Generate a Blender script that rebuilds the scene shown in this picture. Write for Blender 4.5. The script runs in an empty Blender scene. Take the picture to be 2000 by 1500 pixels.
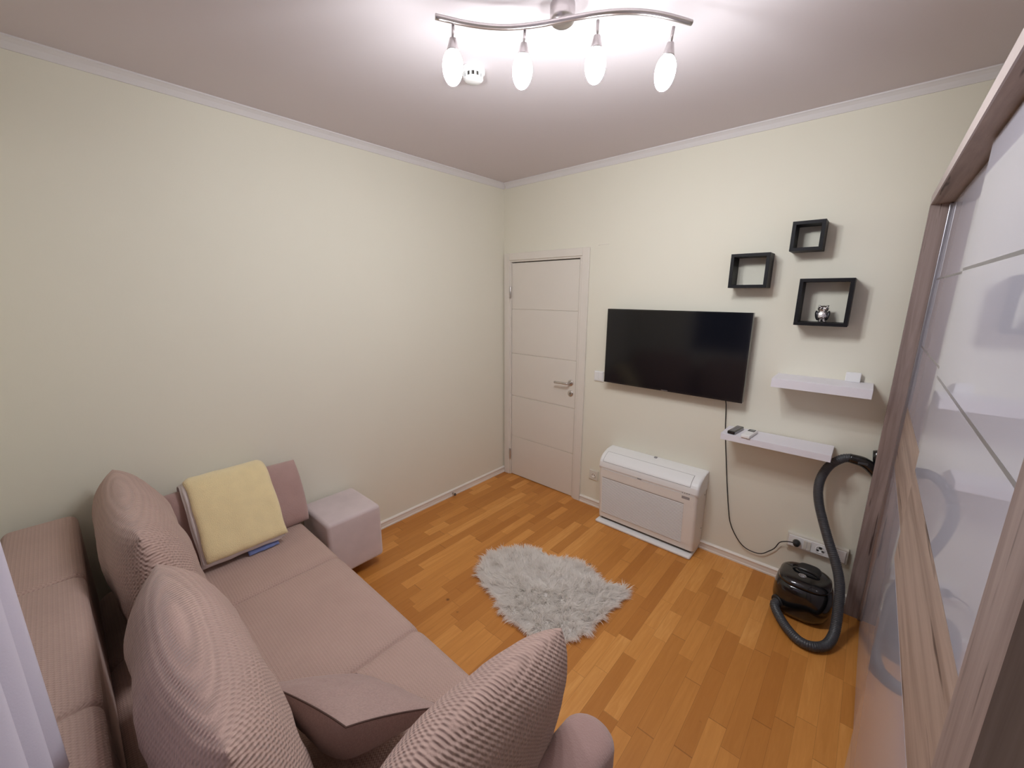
import bpy, bmesh, math, random
from mathutils import Vector, Matrix, noise
random.seed(7)
sc = bpy.context.scene
COL = sc.collection
PI = math.pi

# ------------------------------------------------------------------ camera
F_PX = 786.88
YAW, PITCH, ROLL = math.radians(-41.559), math.radians(-12.617), math.radians(0.161)
CAM = Vector((2.55, -2.7639, 1.7352))
fw = Vector((math.sin(YAW)*math.cos(PITCH), math.cos(YAW)*math.cos(PITCH), math.sin(PITCH)))
rt = Vector((math.cos(YAW), -math.sin(YAW), 0))
up = rt.cross(fw)
r2 = math.cos(ROLL)*rt + math.sin(ROLL)*up
u2 = -math.sin(ROLL)*rt + math.cos(ROLL)*up
cd = bpy.data.cameras.new('camera')
cd.sensor_fit = 'HORIZONTAL'; cd.sensor_width = 36.0
cd.lens = F_PX/2000*36.0
cd.clip_start = 0.02; cd.clip_end = 30
cam = bpy.data.objects.new('camera', cd); COL.objects.link(cam)
cam.matrix_world = Matrix(((r2.x, u2.x, -fw.x, CAM.x), (r2.y, u2.y, -fw.y, CAM.y),
                           (r2.z, u2.z, -fw.z, CAM.z), (0, 0, 0, 1)))
sc.camera = cam

# ------------------------------------------------------------------ world, exposure
w = bpy.data.worlds.new('world'); sc.world = w; w.use_nodes = True
w.node_tree.nodes['Background'].inputs[0].default_value = (0.02, 0.025, 0.04, 1)   # night outside
w.node_tree.nodes['Background'].inputs[1].default_value = 1.0
sc.view_settings.view_transform = 'Standard'
sc.view_settings.look = 'None'
sc.view_settings.exposure = 1.2
sc.view_settings.gamma = 1.0
sc.view_settings.use_curve_mapping = False
LAMP_STRENGTH = 320.0         # straight down, of the four glowing glass shades (less sideways, least upward)
LAMP_COLOR = (0.93, 0.965, 1.0)

H = 2.655       # ceiling
XR = 3.30       # right wall
YF = -3.06      # front (window) wall

# ------------------------------------------------------------------ materials
def new_mat(name):
    m = bpy.data.materials.new(name); m.use_nodes = True
    nt = m.node_tree
    return m, nt, nt.nodes['Principled BSDF']
def N(nt, typ, **kw):
    n = nt.nodes.new(typ)
    for k, v in kw.items(): setattr(n, k, v)
    return n
def math_node(nt, op, a, b=None, c=None):
    n = nt.nodes.new('ShaderNodeMath'); n.operation = op
    for i, x in enumerate((a, b, c)):
        if x is None: continue
        if isinstance(x, (int, float)): n.inputs[i].default_value = x
        else: nt.links.new(x, n.inputs[i])
    return n.outputs[0]
def mat(name, col, rough=0.5, metal=0.0, coat=0.0, noise_amt=0.04, noise_scale=8, bump=0.0, bump_scale=60, spec=0.5, sheen=0.0, ior=None):
    m, nt, b = new_mat(name)
    tc = N(nt, 'ShaderNodeTexCoord')
    nz = N(nt, 'ShaderNodeTexNoise'); nz.inputs['Scale'].default_value = noise_scale
    nz.inputs['Detail'].default_value = 3
    nt.links.new(tc.outputs['Object'], nz.inputs['Vector'])
    mr = N(nt, 'ShaderNodeMapRange'); mr.inputs['To Min'].default_value = 1-noise_amt; mr.inputs['To Max'].default_value = 1+noise_amt
    nt.links.new(nz.outputs['Fac'], mr.inputs['Value'])
    mx = N(nt, 'ShaderNodeVectorMath'); mx.operation = 'SCALE'
    mx.inputs[0].default_value = col[:3]
    nt.links.new(mr.outputs['Result'], mx.inputs['Scale'])
    nt.links.new(mx.outputs['Vector'], b.inputs['Base Color'])
    b.inputs['Roughness'].default_value = rough; b.inputs['Metallic'].default_value = metal
    b.inputs['Coat Weight'].default_value = coat; b.inputs['Coat Roughness'].default_value = 0.04
    b.inputs['Specular IOR Level'].default_value = spec
    if ior: b.inputs['IOR'].default_value = ior
    if sheen:
        b.inputs['Sheen Weight'].default_value = sheen; b.inputs['Sheen Roughness'].default_value = 0.5
    if bump:
        n2 = N(nt, 'ShaderNodeTexNoise'); n2.inputs['Scale'].default_value = bump_scale; n2.inputs['Detail'].default_value = 4
        nt.links.new(tc.outputs['Object'], n2.inputs['Vector'])
        bp = N(nt, 'ShaderNodeBump'); bp.inputs['Strength'].default_value = bump; bp.inputs['Distance'].default_value = 0.004
        nt.links.new(n2.outputs['Fac'], bp.inputs['Height']); nt.links.new(bp.outputs['Normal'], b.inputs['Normal'])
    return m

def waffle(name, col, pitch=0.0105, strength=0.9, dist=0.004, sheen=0.25):
    """knitted waffle upholstery: pits in staggered rows, laid out on the UV (metres)"""
    m, nt, b = new_mat(name)
    uv = N(nt, 'ShaderNodeUVMap')
    sep = N(nt, 'ShaderNodeSeparateXYZ'); nt.links.new(uv.outputs['UV'], sep.inputs[0])
    k = 2*PI/pitch
    a = math_node(nt, 'SINE', math_node(nt, 'MULTIPLY', sep.outputs['X'], k))
    c = math_node(nt, 'SINE', math_node(nt, 'MULTIPLY', sep.outputs['Y'], k*0.8))
    h = math_node(nt, 'MULTIPLY', a, c)
    h = math_node(nt, 'ADD', h, math_node(nt, 'MULTIPLY', c, 0.45))
    tc = N(nt, 'ShaderNodeTexCoord')
    nz = N(nt, 'ShaderNodeTexNoise'); nz.inputs['Scale'].default_value = 260
    nt.links.new(tc.outputs['Object'], nz.inputs['Vector'])
    h2 = math_node(nt, 'ADD', h, math_node(nt, 'MULTIPLY', nz.outputs['Fac'], 0.5))
    bp = N(nt, 'ShaderNodeBump'); bp.inputs['Strength'].default_value = strength; bp.inputs['Distance'].default_value = dist*0.5
    nt.links.new(h2, bp.inputs['Height']); nt.links.new(bp.outputs['Normal'], b.inputs['Normal'])
    nz2 = N(nt, 'ShaderNodeTexNoise'); nz2.inputs['Scale'].default_value = 5; nz2.inputs['Detail'].default_value = 4
    nt.links.new(tc.outputs['Object'], nz2.inputs['Vector'])
    yarn_pit_shade = math_node(nt, 'MULTIPLY_ADD', h, 0.07, math_node(nt, 'MULTIPLY_ADD', nz2.outputs['Fac'], 0.22, 0.87))  # mottled yarn tone, with the waffle pits' shade mixed into the colour
    mx = N(nt, 'ShaderNodeVectorMath'); mx.operation = 'SCALE'; mx.inputs[0].default_value = col
    nt.links.new(yarn_pit_shade, mx.inputs['Scale']); nt.links.new(mx.outputs['Vector'], b.inputs['Base Color'])
    b.inputs['Roughness'].default_value = 0.92; b.inputs['Specular IOR Level'].default_value = 0.15
    b.inputs['Sheen Weight'].default_value = sheen; b.inputs['Sheen Roughness'].default_value = 0.4
    b.inputs['Sheen Tint'].default_value = (1.0, 0.9, 0.86, 1)
    return m

def wood_mat(name, axis, light, dark, rough=0.55, scale=1.0):
    """rustic oak decor, grain along `axis` (0 x, 1 y, 2 z)"""
    m, nt, b = new_mat(name)
    tc = N(nt, 'ShaderNodeTexCoord')
    mp = N(nt, 'ShaderNodeMapping')
    s = [22*scale]*3; s[axis] = 1.3*scale
    mp.inputs['Scale'].default_value = s
    nt.links.new(tc.outputs['Object'], mp.inputs['Vector'])
    nz = N(nt, 'ShaderNodeTexNoise'); nz.inputs['Scale'].default_value = 1.0; nz.inputs['Detail'].default_value = 6; nz.inputs['Roughness'].default_value = 0.62; nz.inputs['Distortion'].default_value = 0.6
    nt.links.new(mp.outputs['Vector'], nz.inputs['Vector'])
    cr = N(nt, 'ShaderNodeValToRGB')
    cr.color_ramp.elements[0].position = 0.30; cr.color_ramp.elements[0].color = (*dark, 1)
    cr.color_ramp.elements[1].position = 0.66; cr.color_ramp.elements[1].color = (*light, 1)
    nt.links.new(nz.outputs['Fac'], cr.inputs['Fac'])
    # dark cracks
    mp2 = N(nt, 'ShaderNodeMapping'); s2 = [48*scale]*3; s2[axis] = 3.2*scale
    mp2.inputs['Scale'].default_value = s2; mp2.inputs['Location'].default_value = (3, 7, 1)
    nt.links.new(tc.outputs['Object'], mp2.inputs['Vector'])
    n2 = N(nt, 'ShaderNodeTexNoise'); n2.inputs['Scale'].default_value = 1.0; n2.inputs['Detail'].default_value = 3
    nt.links.new(mp2.outputs['Vector'], n2.inputs['Vector'])
    ck = N(nt, 'ShaderNodeMapRange'); ck.inputs['From Min'].default_value = 0.64; ck.inputs['From Max'].default_value = 0.71
    nt.links.new(n2.outputs['Fac'], ck.inputs['Value'])
    mix = N(nt, 'ShaderNodeMix'); mix.data_type = 'RGBA'
    nt.links.new(ck.outputs['Result'], mix.inputs['Factor'])
    nt.links.new(cr.outputs['Color'], mix.inputs['A']); mix.inputs['B'].default_value = (dark[0]*.45, dark[1]*.42, dark[2]*.42, 1)
    nt.links.new(mix.outputs['Result'], b.inputs['Base Color'])
    b.inputs['Roughness'].default_value = rough
    bp = N(nt, 'ShaderNodeBump'); bp.inputs['Strength'].default_value = 0.15; bp.inputs['Distance'].default_value = 0.002
    nt.links.new(nz.outputs['Fac'], bp.inputs['Height']); nt.links.new(bp.outputs['Normal'], b.inputs['Normal'])
    return m

def parquet_mat():
    """three-strip oak parquet, strips run along y, each stave its own tone"""
    m, nt, b = new_mat('oak_parquet')
    tc = N(nt, 'ShaderNodeTexCoord')
    sep = N(nt, 'ShaderNodeSeparateXYZ'); nt.links.new(tc.outputs['Object'], sep.inputs[0])
    SW = 0.069
    row = math_node(nt, 'FLOOR', math_node(nt, 'DIVIDE', sep.outputs['X'], SW))
    wn = N(nt, 'ShaderNodeTexWhiteNoise'); wn.noise_dimensions = '1D'; nt.links.new(row, wn.inputs['W'])
    off = math_node(nt, 'MULTIPLY', wn.outputs['Value'], 3.7)
    # stave length varies by row a little
    ln = math_node(nt, 'MULTIPLY_ADD', wn.outputs['Value'], 0.22, 0.30)
    yy = math_node(nt, 'DIVIDE', math_node(nt, 'ADD', sep.outputs['Y'], off), ln)
    # wobble the joint positions so staves differ in length
    wob = math_node(nt, 'MULTIPLY', math_node(nt, 'SINE', math_node(nt, 'MULTIPLY', yy, 1.7)), 0.35)
    yy = math_node(nt, 'ADD', yy, wob)
    cell = math_node(nt, 'FLOOR', yy)
    cmb = N(nt, 'ShaderNodeCombineXYZ'); nt.links.new(row, cmb.inputs[0]); nt.links.new(cell, cmb.inputs[1])
    wn2 = N(nt, 'ShaderNodeTexWhiteNoise'); wn2.noise_dimensions = '2D'; nt.links.new(cmb.outputs[0], wn2.inputs['Vector'])
    # grain
    gv = N(nt, 'ShaderNodeCombineXYZ')
    nt.links.new(math_node(nt, 'MULTIPLY', sep.outputs['X'], 55), gv.inputs[0])
    nt.links.new(math_node(nt, 'ADD', math_node(nt, 'MULTIPLY', sep.outputs['Y'], 4.5), math_node(nt, 'MULTIPLY', wn2.outputs['Value'], 40)), gv.inputs[1])
    nt.links.new(math_node(nt, 'MULTIPLY', wn2.outputs['Value'], 90), gv.inputs[2])
    g = N(nt, 'ShaderNodeTexNoise'); g.inputs['Scale'].default_value = 1.0; g.inputs['Detail'].default_value = 6; g.inputs['Roughness'].default_value = 0.6; g.inputs['Distortion'].default_value = 0.8
    nt.links.new(gv.outputs[0], g.inputs['Vector'])
    fac = math_node(nt, 'ADD', math_node(nt, 'MULTIPLY', wn2.outputs['Value'], 0.62), math_node(nt, 'MULTIPLY', g.outputs['Fac'], 0.50))
    cr = N(nt, 'ShaderNodeValToRGB')
    e = cr.color_ramp.elements
    e[0].position = 0.15; e[0].color = (0.47, 0.170, 0.030, 1)
    e[1].position = 0.98; e[1].color = (0.80, 0.385, 0.110, 1)
    k = e.new(0.5); k.color = (0.56, 0.222, 0.045, 1)
    k = e.new(0.78); k.color = (0.68, 0.29, 0.066, 1)
    nt.links.new(fac, cr.inputs['Fac'])
    # knots
    vor = N(nt, 'ShaderNodeTexVoronoi'); vor.inputs['Scale'].default_value = 3.1
    nt.links.new(tc.outputs['Object'], vor.inputs['Vector'])
    kn = N(nt, 'ShaderNodeMapRange'); kn.inputs['From Min'].default_value = 0.022; kn.inputs['From Max'].default_value = 0.045
    kn.inputs['To Min'].default_value = 0.75; kn.inputs['To Max'].default_value = 0.0
    nt.links.new(vor.outputs['Distance'], kn.inputs['Value'])
    # joints
    fx = math_node(nt, 'FRACT', math_node(nt, 'DIVIDE', sep.outputs['X'], SW))
    fy = math_node(nt, 'FRACT', yy)
    jx = math_node(nt, 'LESS_THAN', fx, 0.018)
    jy = math_node(nt, 'LESS_THAN', fy, 0.006)
    joint = math_node(nt, 'MULTIPLY', math_node(nt, 'MAXIMUM', jx, jy), 0.35)
    dk = math_node(nt, 'MAXIMUM', joint, kn.outputs['Result'])
    mix = N(nt, 'ShaderNodeMix'); mix.data_type = 'RGBA'
    nt.links.new(dk, mix.inputs['Factor']); nt.links.new(cr.outputs['Color'], mix.inputs['A'])
    mix.inputs['B'].default_value = (0.09, 0.025, 0.008, 1)
    nt.links.new(mix.outputs['Result'], b.inputs['Base Color'])
    b.inputs['Roughness'].default_value = 0.42
    b.inputs['Specular IOR Level'].default_value = 0.4
    bp = N(nt, 'ShaderNodeBump'); bp.inputs['Strength'].default_value = 0.12; bp.inputs['Distance'].default_value = 0.002
    nt.links.new(math_node(nt, 'SUBTRACT', g.outputs['Fac'], joint), bp.inputs['Height']); nt.links.new(bp.outputs['Normal'], b.inputs['Normal'])
    return m

def emit_mat(name, col, s):
    """opal glass round a downward facing bulb: brightest at its lower end"""
    m, nt, b = new_mat(name)
    b.inputs['Base Color'].default_value = (0.9, 0.9, 0.9, 1)
    b.inputs['Emission Color'].default_value = (*col, 1)
    g = N(nt, 'ShaderNodeNewGeometry'); sp = N(nt, 'ShaderNodeSeparateXYZ'); nt.links.new(g.outputs['Normal'], sp.inputs[0])
    t = math_node(nt, 'MAXIMUM', math_node(nt, 'MULTIPLY_ADD', sp.outputs['Z'], -1/1.22, 0.22/1.22), 0.0)
    e = math_node(nt, 'MULTIPLY', math_node(nt, 'ADD', math_node(nt, 'POWER', t, 1.5), 0.030), s)
    nt.links.new(e, b.inputs['Emission Strength'])
    return m

M = dict(
    wall=mat('cream_wall_paint', (0.83, 0.795, 0.675), 0.9, noise_amt=0.015, noise_scale=2, bump=0.05, bump_scale=180),
    ceil=mat('white_ceiling_paint', (0.73, 0.665, 0.685), 0.95, noise_amt=0.01, noise_scale=2),
    trim=mat('white_trim', (0.78, 0.75, 0.75), 0.5, noise_amt=0.01),
    skirt=mat('cream_skirting', (0.86, 0.80, 0.73), 0.45, noise_amt=0.01),
    floor=parquet_mat(),
    door=mat('cream_door_lacquer', (0.80, 0.745, 0.67), 0.4, noise_amt=0.012),
    gap=mat('shadow_gap_rubber', (0.10, 0.08, 0.065), 0.8),
    steel=mat('brushed_steel', (0.62, 0.58, 0.55), 0.32, 1.0, noise_amt=0.06, noise_scale=60),
    nickel=mat('satin_nickel', (0.58, 0.54, 0.54), 0.28, 1.0, noise_amt=0.05, noise_scale=80),
    silver=mat('antique_silver', (0.80, 0.78, 0.77), 0.25, 1.0, noise_amt=0.55, noise_scale=70, bump=0.8, bump_scale=140),
    dark_silver=mat('blackened_silver', (0.10, 0.10, 0.11), 0.35, 0.8),
    black=mat('black_lacquer_shelf', (0.008, 0.007, 0.009), 0.5, spec=0.22),
    blackp=mat('black_gloss_plastic', (0.006, 0.006, 0.007), 0.16, coat=0.6),
    blackm=mat('black_matte_plastic', (0.014, 0.014, 0.015), 0.5),
    hose=mat('grey_hose_plastic', (0.055, 0.056, 0.062), 0.38),
    screen=mat('television_glass', (0.0035, 0.0035, 0.006), 0.12, spec=0.55, noise_amt=0.0),
    whitep=mat('white_plastic', (0.88, 0.87, 0.86), 0.38, noise_amt=0.01),
    acside=mat('ivory_plastic', (0.86, 0.82, 0.77), 0.42, noise_amt=0.01),
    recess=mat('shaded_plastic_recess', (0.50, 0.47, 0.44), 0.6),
    grey=mat('grey_print', (0.33, 0.31, 0.31), 0.6),
    socket=mat('ivory_socket_plastic', (0.74, 0.70, 0.62), 0.4, noise_amt=0.01),
    socket_dark=mat('socket_hole', (0.03, 0.025, 0.02), 0.7),
    shelfw=mat('white_matt_shelf', (0.84, 0.81, 0.86), 0.45, noise_amt=0.01),
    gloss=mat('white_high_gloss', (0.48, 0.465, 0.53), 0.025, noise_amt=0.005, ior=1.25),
    alu=mat('satin_aluminium', (0.42, 0.41, 0.44), 0.35, 0.9),
    alu_dark=mat('dark_profile', (0.10, 0.10, 0.12), 0.4, 0.5),
    wood_v=wood_mat('rustic_oak_vertical', 2, (0.41, 0.315, 0.285), (0.185, 0.128, 0.115)),
    wood_h=wood_mat('rustic_oak_horizontal', 1, (0.46, 0.345, 0.285), (0.24, 0.165, 0.13), scale=0.75),
    edge=mat('pale_oak_edging', (0.50, 0.42, 0.40), 0.5, noise_amt=0.08, noise_scale=30),
    sofa=waffle('mauve_waffle_upholstery', (0.53, 0.37, 0.315), pitch=0.0085, strength=0.55, dist=0.003),
    sofa_big=waffle('mauve_waffle_cushion', (0.56, 0.39, 0.335), pitch=0.0105, strength=0.8, dist=0.005),
    plush=mat('mauve_plush', (0.46, 0.30, 0.275), 0.9, noise_amt=0.10, noise_scale=12, bump=0.5, bump_scale=220, sheen=0.35, spec=0.15),
    pouf=mat('mauve_grey_velour', (0.66, 0.55, 0.545), 0.85, noise_amt=0.12, noise_scale=9, bump=0.15, bump_scale=240, sheen=0.5, spec=0.2),
    weave=mat('taupe_woven_cloth', (0.42, 0.29, 0.26), 0.9, noise_amt=0.22, noise_scale=170, bump=0.5, bump_scale=240, sheen=0.2, spec=0.15),
    piping=mat('dark_seam_cord', (0.10, 0.055, 0.045), 0.9),
    towel=mat('yellow_terry', (0.97, 0.79, 0.45), 0.95, noise_amt=0.07, noise_scale=22, bump=1.0, bump_scale=330, sheen=0.5, spec=0.1),
    linen=mat('white_linen', (0.86, 0.79, 0.78), 0.9, noise_amt=0.05, bump=0.3, bump_scale=120),
    blue=mat('blue_cotton', (0.19, 0.24, 0.50), 0.85),
    fur=mat('cream_faux_fur', (0.95, 0.91, 0.87), 0.8, noise_amt=0.03, noise_scale=26, sheen=0.2, spec=0.2),
    hide=mat('cream_hide', (0.72, 0.68, 0.64), 0.9),
    curtain=mat('white_curtain_voile', (0.88, 0.83, 0.93), 0.85, noise_amt=0.015, bump=0.1, bump_scale=300),
    lamp=emit_mat('lit_opal_glass', LAMP_COLOR, LAMP_STRENGTH),
    lcd=mat('grey_lcd', (0.16, 0.17, 0.16), 0.3),
    glass=None,
    emblem=mat('chrome_print', (0.6, 0.6, 0.62), 0.25, 0.9),
)

def pane_mat():
    m = bpy.data.materials.new('window_glass'); m.use_nodes = True; nt = m.node_tree; nt.nodes.clear()
    o = nt.nodes.new('ShaderNodeOutputMaterial'); t = nt.nodes.new('ShaderNodeBsdfTransparent'); g = nt.nodes.new('ShaderNodeBsdfGlossy')
    g.inputs['Roughness'].default_value = 0.02; mx = nt.nodes.new('ShaderNodeMixShader'); f = nt.nodes.new('ShaderNodeFresnel'); f.inputs['IOR'].default_value = 1.4
    nt.links.new(f.outputs[0], mx.inputs[0]); nt.links.new(t.outputs[0], mx.inputs[1]); nt.links.new(g.outputs[0], mx.inputs[2]); nt.links.new(mx.outputs[0], o.inputs[0])
    return m
M['glass'] = pane_mat()
def voile(m, c=(0.85, 0.81, 0.90), f=0.35):
    nt = m.node_tree; b = nt.nodes['Principled BSDF']; o = nt.nodes['Material Output']
    t = nt.nodes.new('ShaderNodeBsdfTranslucent'); t.inputs['Color'].default_value = (*c, 1)
    mx = nt.nodes.new('ShaderNodeMixShader'); mx.inputs[0].default_value = f
    nt.links.new(b.outputs[0], mx.inputs[1]); nt.links.new(t.outputs[0], mx.inputs[2]); nt.links.new(mx.outputs[0], o.inputs[0])
voile(M['curtain'])
voile(M['fur'], (0.97, 0.94, 0.91), 0.5)

# ------------------------------------------------------------------ mesh helpers
def link(name, me, m, parent=None, smooth=False):
    o = bpy.data.objects.new(name, me); COL.objects.link(o)
    if m: me.materials.append(m)
    if parent: o.parent = parent
    if smooth:
        for p in me.polygons: p.use_smooth = True
    return o
def from_bm(name, bm, m, parent=None, smooth=False):
    bmesh.ops.recalc_face_normals(bm, faces=bm.faces)
    me = bpy.data.meshes.new(name); bm.to_mesh(me); bm.free()
    return link(name, me, m, parent, smooth)
def from_data(name, vs, fs, m, parent=None, smooth=True, uvs=None):
    me = bpy.data.meshes.new(name); me.from_pydata([tuple(v) for v in vs], [], fs)
    if uvs is not None:
        uvl = me.uv_layers.new(name='UVMap')
        k = 0
        for f in fs:
            for vi in f:
                uvl.data[k].uv = uvs[vi]; k += 1
    me.update()
    bm = bmesh.new(); bm.from_mesh(me); bmesh.ops.recalc_face_normals(bm, faces=bm.faces); bm.to_mesh(me); bm.free()
    return link(name, me, m, parent, smooth)
def add_box(bm, x0, x1, y0, y1, z0, z1, bev=0.0, seg=2):
    r = bmesh.ops.create_cube(bm, size=1.0)
    vs = r['verts']
    for v in vs:
        v.co = Vector(((x0+x1)/2+v.co.x*(x1-x0), (y0+y1)/2+v.co.y*(y1-y0), (z0+z1)/2+v.co.z*(z1-z0)))
    if bev > 0:
        es = list({e for v in vs for e in v.link_edges})
        bmesh.ops.bevel(bm, geom=es, offset=bev, segments=seg, affect='EDGES', profile=0.5)
def box(name, b, m, parent=None, bev=0.0, seg=2):
    bm = bmesh.new(); add_box(bm, *b, bev=bev, seg=seg)
    return from_bm(name, bm, m, parent)
def boxes(name, bs, m, parent=None, bev=0.0):
    bm = bmesh.new()
    for b in bs: add_box(bm, *b, bev=bev)
    return from_bm(name, bm, m, parent)
def empty(name, loc, label=None, cat=None, group=None):
    o = bpy.data.objects.new(name, None); COL.objects.link(o); o.location = loc
    o.empty_display_size = 0.05
    tag(o, label, cat, group)
    return o
def tag(o, label=None, cat=None, group=None, kind=None):
    if label: o['label'] = label
    if cat: o['category'] = cat
    if group: o['group'] = group
    if kind: o['kind'] = kind
    return o
def adopt(parent, *objs):
    """world-placed meshes become parts of an Empty that already has its place"""
    bpy.context.view_layer.update()
    for o in objs:
        o.parent = parent; o.matrix_parent_inverse = parent.matrix_world.inverted()
def frames_along(pts):
    """parallel-transport frames"""
    n = len(pts); T = []
    for i in range(n):
        a = pts[max(0, i-1)]; b = pts[min(n-1, i+1)]
        T.append((b-a).normalized())
    ref = Vector((0, 0, 1)) if abs(T[0].z) < 0.9 else Vector((1, 0, 0))
    u = T[0].cross(ref).normalized(); out = []
    for i in range(n):
        u = (u - T[i]*u.dot(T[i])).normalized()
        out.append((T[i], u, T[i].cross(u)))
    return out
def tube_data(pts, rad, seg=12, cap=True):
    pts = [Vector(p) for p in pts]; fr = frames_along(pts)
    vs, fs = [], []
    for i, (p, (t, u, v)) in enumerate(zip(pts, fr)):
        r = rad[i] if isinstance(rad, (list, tuple)) else rad
        for k in range(seg):
            a = 2*PI*k/seg
            vs.append(p + u*math.cos(a)*r + v*math.sin(a)*r)
    for i in range(len(pts)-1):
        for k in range(seg):
            a = i*seg+k; b = i*seg+(k+1) % seg
            fs.append((a, b, b+seg, a+seg))
    if cap:
        fs.append(tuple(range(seg))); fs.append(tuple(range((len(pts)-1)*seg, len(pts)*seg)))
    return vs, fs
def tube(name, pts, rad, m, parent=None, seg=12):
    vs, fs = tube_data(pts, rad, seg)
    return from_data(name, vs, fs, m, parent)
def spline(ctrl, n=12):
    """Catmull-Rom through control points"""
    P = [Vector(p) for p in ctrl]; P = [P[0]*2-P[1]] + P + [P[-1]*2-P[-2]]
    out = []
    for i in range(1, len(P)-2):
        for k in range(n):
            t = k/n; a, b, c, d = P[i-1], P[i], P[i+1], P[i+2]
            out.append(0.5*((2*b)+(c-a)*t+(2*a-5*b+4*c-d)*t*t+(3*b-a-3*c+d)*t**3))
    out.append(P[-2].copy()); return out
def lathe(name, prof, m, parent=None, seg=32, center=(0, 0, 0), axis=None, power=2.0):
    """prof = [(radius, height)], revolved about z (or `axis`); power>2 squares the plan"""
    c = Vector(center); vs, fs = [], []
    q = Vector((0, 0, 1)).rotation_difference(Vector(axis).normalized()) if axis is not None else None
    for r, h in prof:
        for k in range(seg):
            a = 2*PI*k/seg; ca, sa = math.cos(a), math.sin(a)
            s = 1.0 if power == 2 else (abs(ca)**power+abs(sa)**power)**(-1/power)
            p = Vector((r*ca*s, r*sa*s, h))
            if q: p = q @ p
            vs.append(c+p)
    for i in range(len(prof)-1):
        for k in range(seg):
            a = i*seg+k; b = i*seg+(k+1) % seg
            fs.append((a, b, b+seg, a+seg))
    fs.append(tuple(range(seg))); fs.append(tuple(range((len(prof)-1)*seg, len(prof)*seg)))
    return from_data(name, vs, fs, m, parent)
def ellipsoid(name, c, r, m, parent=None, seg=20, rings=12, rot=None):
    bm = bmesh.new(); bmesh.ops.create_uvsphere(bm, u_segments=seg, v_segments=rings, radius=1)
    R = rot.to_matrix() if rot else Matrix.Identity(3)
    for v in bm.verts: v.co = Vector(c) + R @ Vector((v.co.x*r[0], v.co.y*r[1], v.co.z*r[2]))
    return from_bm(name, bm, m, parent, True)

def slab(name, axis, a0, a1, b0, b1, c0, c1, r, m, parent=None, seams=(), seam_d=0.010, crown=0.0, top_slope=0.0, nstep=None):
    """soft upholstered block: rounded-rectangle section swept along `axis` ('x' or 'y');
       b = the other horizontal axis, c = z. seams = stitched grooves across it"""
    st = []
    for k in range(9):
        t = k/8*PI/2; st.append((a0+r*(1-math.sin(t)), r*(1-math.cos(t)))) if False else None
    st = []
    K = 7
    for k in range(K+1):
        t = k/K*PI/2; st.append((a0 + r*(1-math.cos(t)), r*(1-math.sin(t))))
    step = nstep or 0.05
    x = a0+r+step; mids = []
    while x < a1-r-0.5*step: mids.append(x); x += step
    for s in seams:
        mids = [q for q in mids if abs(q-s) > 0.03]
        mids += [s-0.028, s-0.016, s-0.008, s-0.003, s, s+0.003, s+0.008, s+0.016, s+0.028]
    for q in sorted(mids):
        d = 0
        for s in seams: d = max(d, seam_d*math.exp(-abs(q-s)/0.0075))
        st.append((q, d))
    for k in range(K, -1, -1):
        t = k/K*PI/2; st.append((a1 - r*(1-math.cos(t)), r*(1-math.sin(t))))
    hb, hc = (b1-b0)/2, (c1-c0)/2; mb, mc = (b0+b1)/2, (c0+c1)/2
    Q = 6
    vs, uvs, fs = [], [], []
    nprof = 0
    sects = sorted(list(seams)+[a0, a1])
    for (x, d) in st:
        prof = []
        rr = min(max(r-0.3*d, 0.004), hb-d-0.0006, hc-d-0.0006)
        rr = max(rr, 0.0005)
        ib, ic = hb-d-rr, hc-d-rr
        nb = 10; nc = 6
        # along four sides with corner arcs
        corners = [(1, 1, 0), (-1, 1, 1), (-1, -1, 2), (1, -1, 3)]
        for (sx, sz, ci) in corners:
            for k in range(Q+1):
                a = ci*PI/2 + k/Q*PI/2
                prof.append((sx*ib+rr*math.cos(a), sz*ic+rr*math.sin(a)))
            nx = corners[(ci+1) % 4]
            p0 = prof[-1]; a = (ci+1)*PI/2
            p1 = (nx[0]*ib+rr*math.cos(a), nx[1]*ic+rr*math.sin(a))
            nn = nb if ci in (0, 2) else nc
            for k in range(1, nn): prof.append((p0[0]+(p1[0]-p0[0])*k/nn, p0[1]+(p1[1]-p0[1])*k/nn))
        # crown between seams
        cr = 0
        if crown:
            for i in range(len(sects)-1):
                if sects[i] <= x <= sects[i+1]:
                    cr = crown*math.sin(PI*(x-sects[i])/(sects[i+1]-sects[i]))**0.6
        nprof = len(prof); L = 0; pv = prof[0]
        for (pb, pc) in prof:
            L += math.hypot(pb-pv[0], pc-pv[1]); pv = (pb, pc)
            z = mc+pc
            if pc > 0 and crown: z += cr*max(0, 1-(pb/hb)**4)
            if pc > 0 and top_slope: z += top_slope*((x-a0)/(a1-a0))*(pc/hc)
            y = mb+pb
            vs.append((x, y, z) if axis == 'x' else (y, x, z)); uvs.append((x, L))
    n = nprof
    for i in range(len(st)-1):
        for k in range(n):
            a = i*n+k; b = i*n+(k+1) % n
            fs.append((a, b, b+n, a+n))
    fs.append(tuple(range(n))); fs.append(tuple(range((len(st)-1)*n, len(st)*n)))
    o = from_data(name, vs, fs, m, parent, True, uvs)
    for p in o.data.polygons:
        if len(p.vertices) > 4: p.use_smooth = False
    return o

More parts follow.
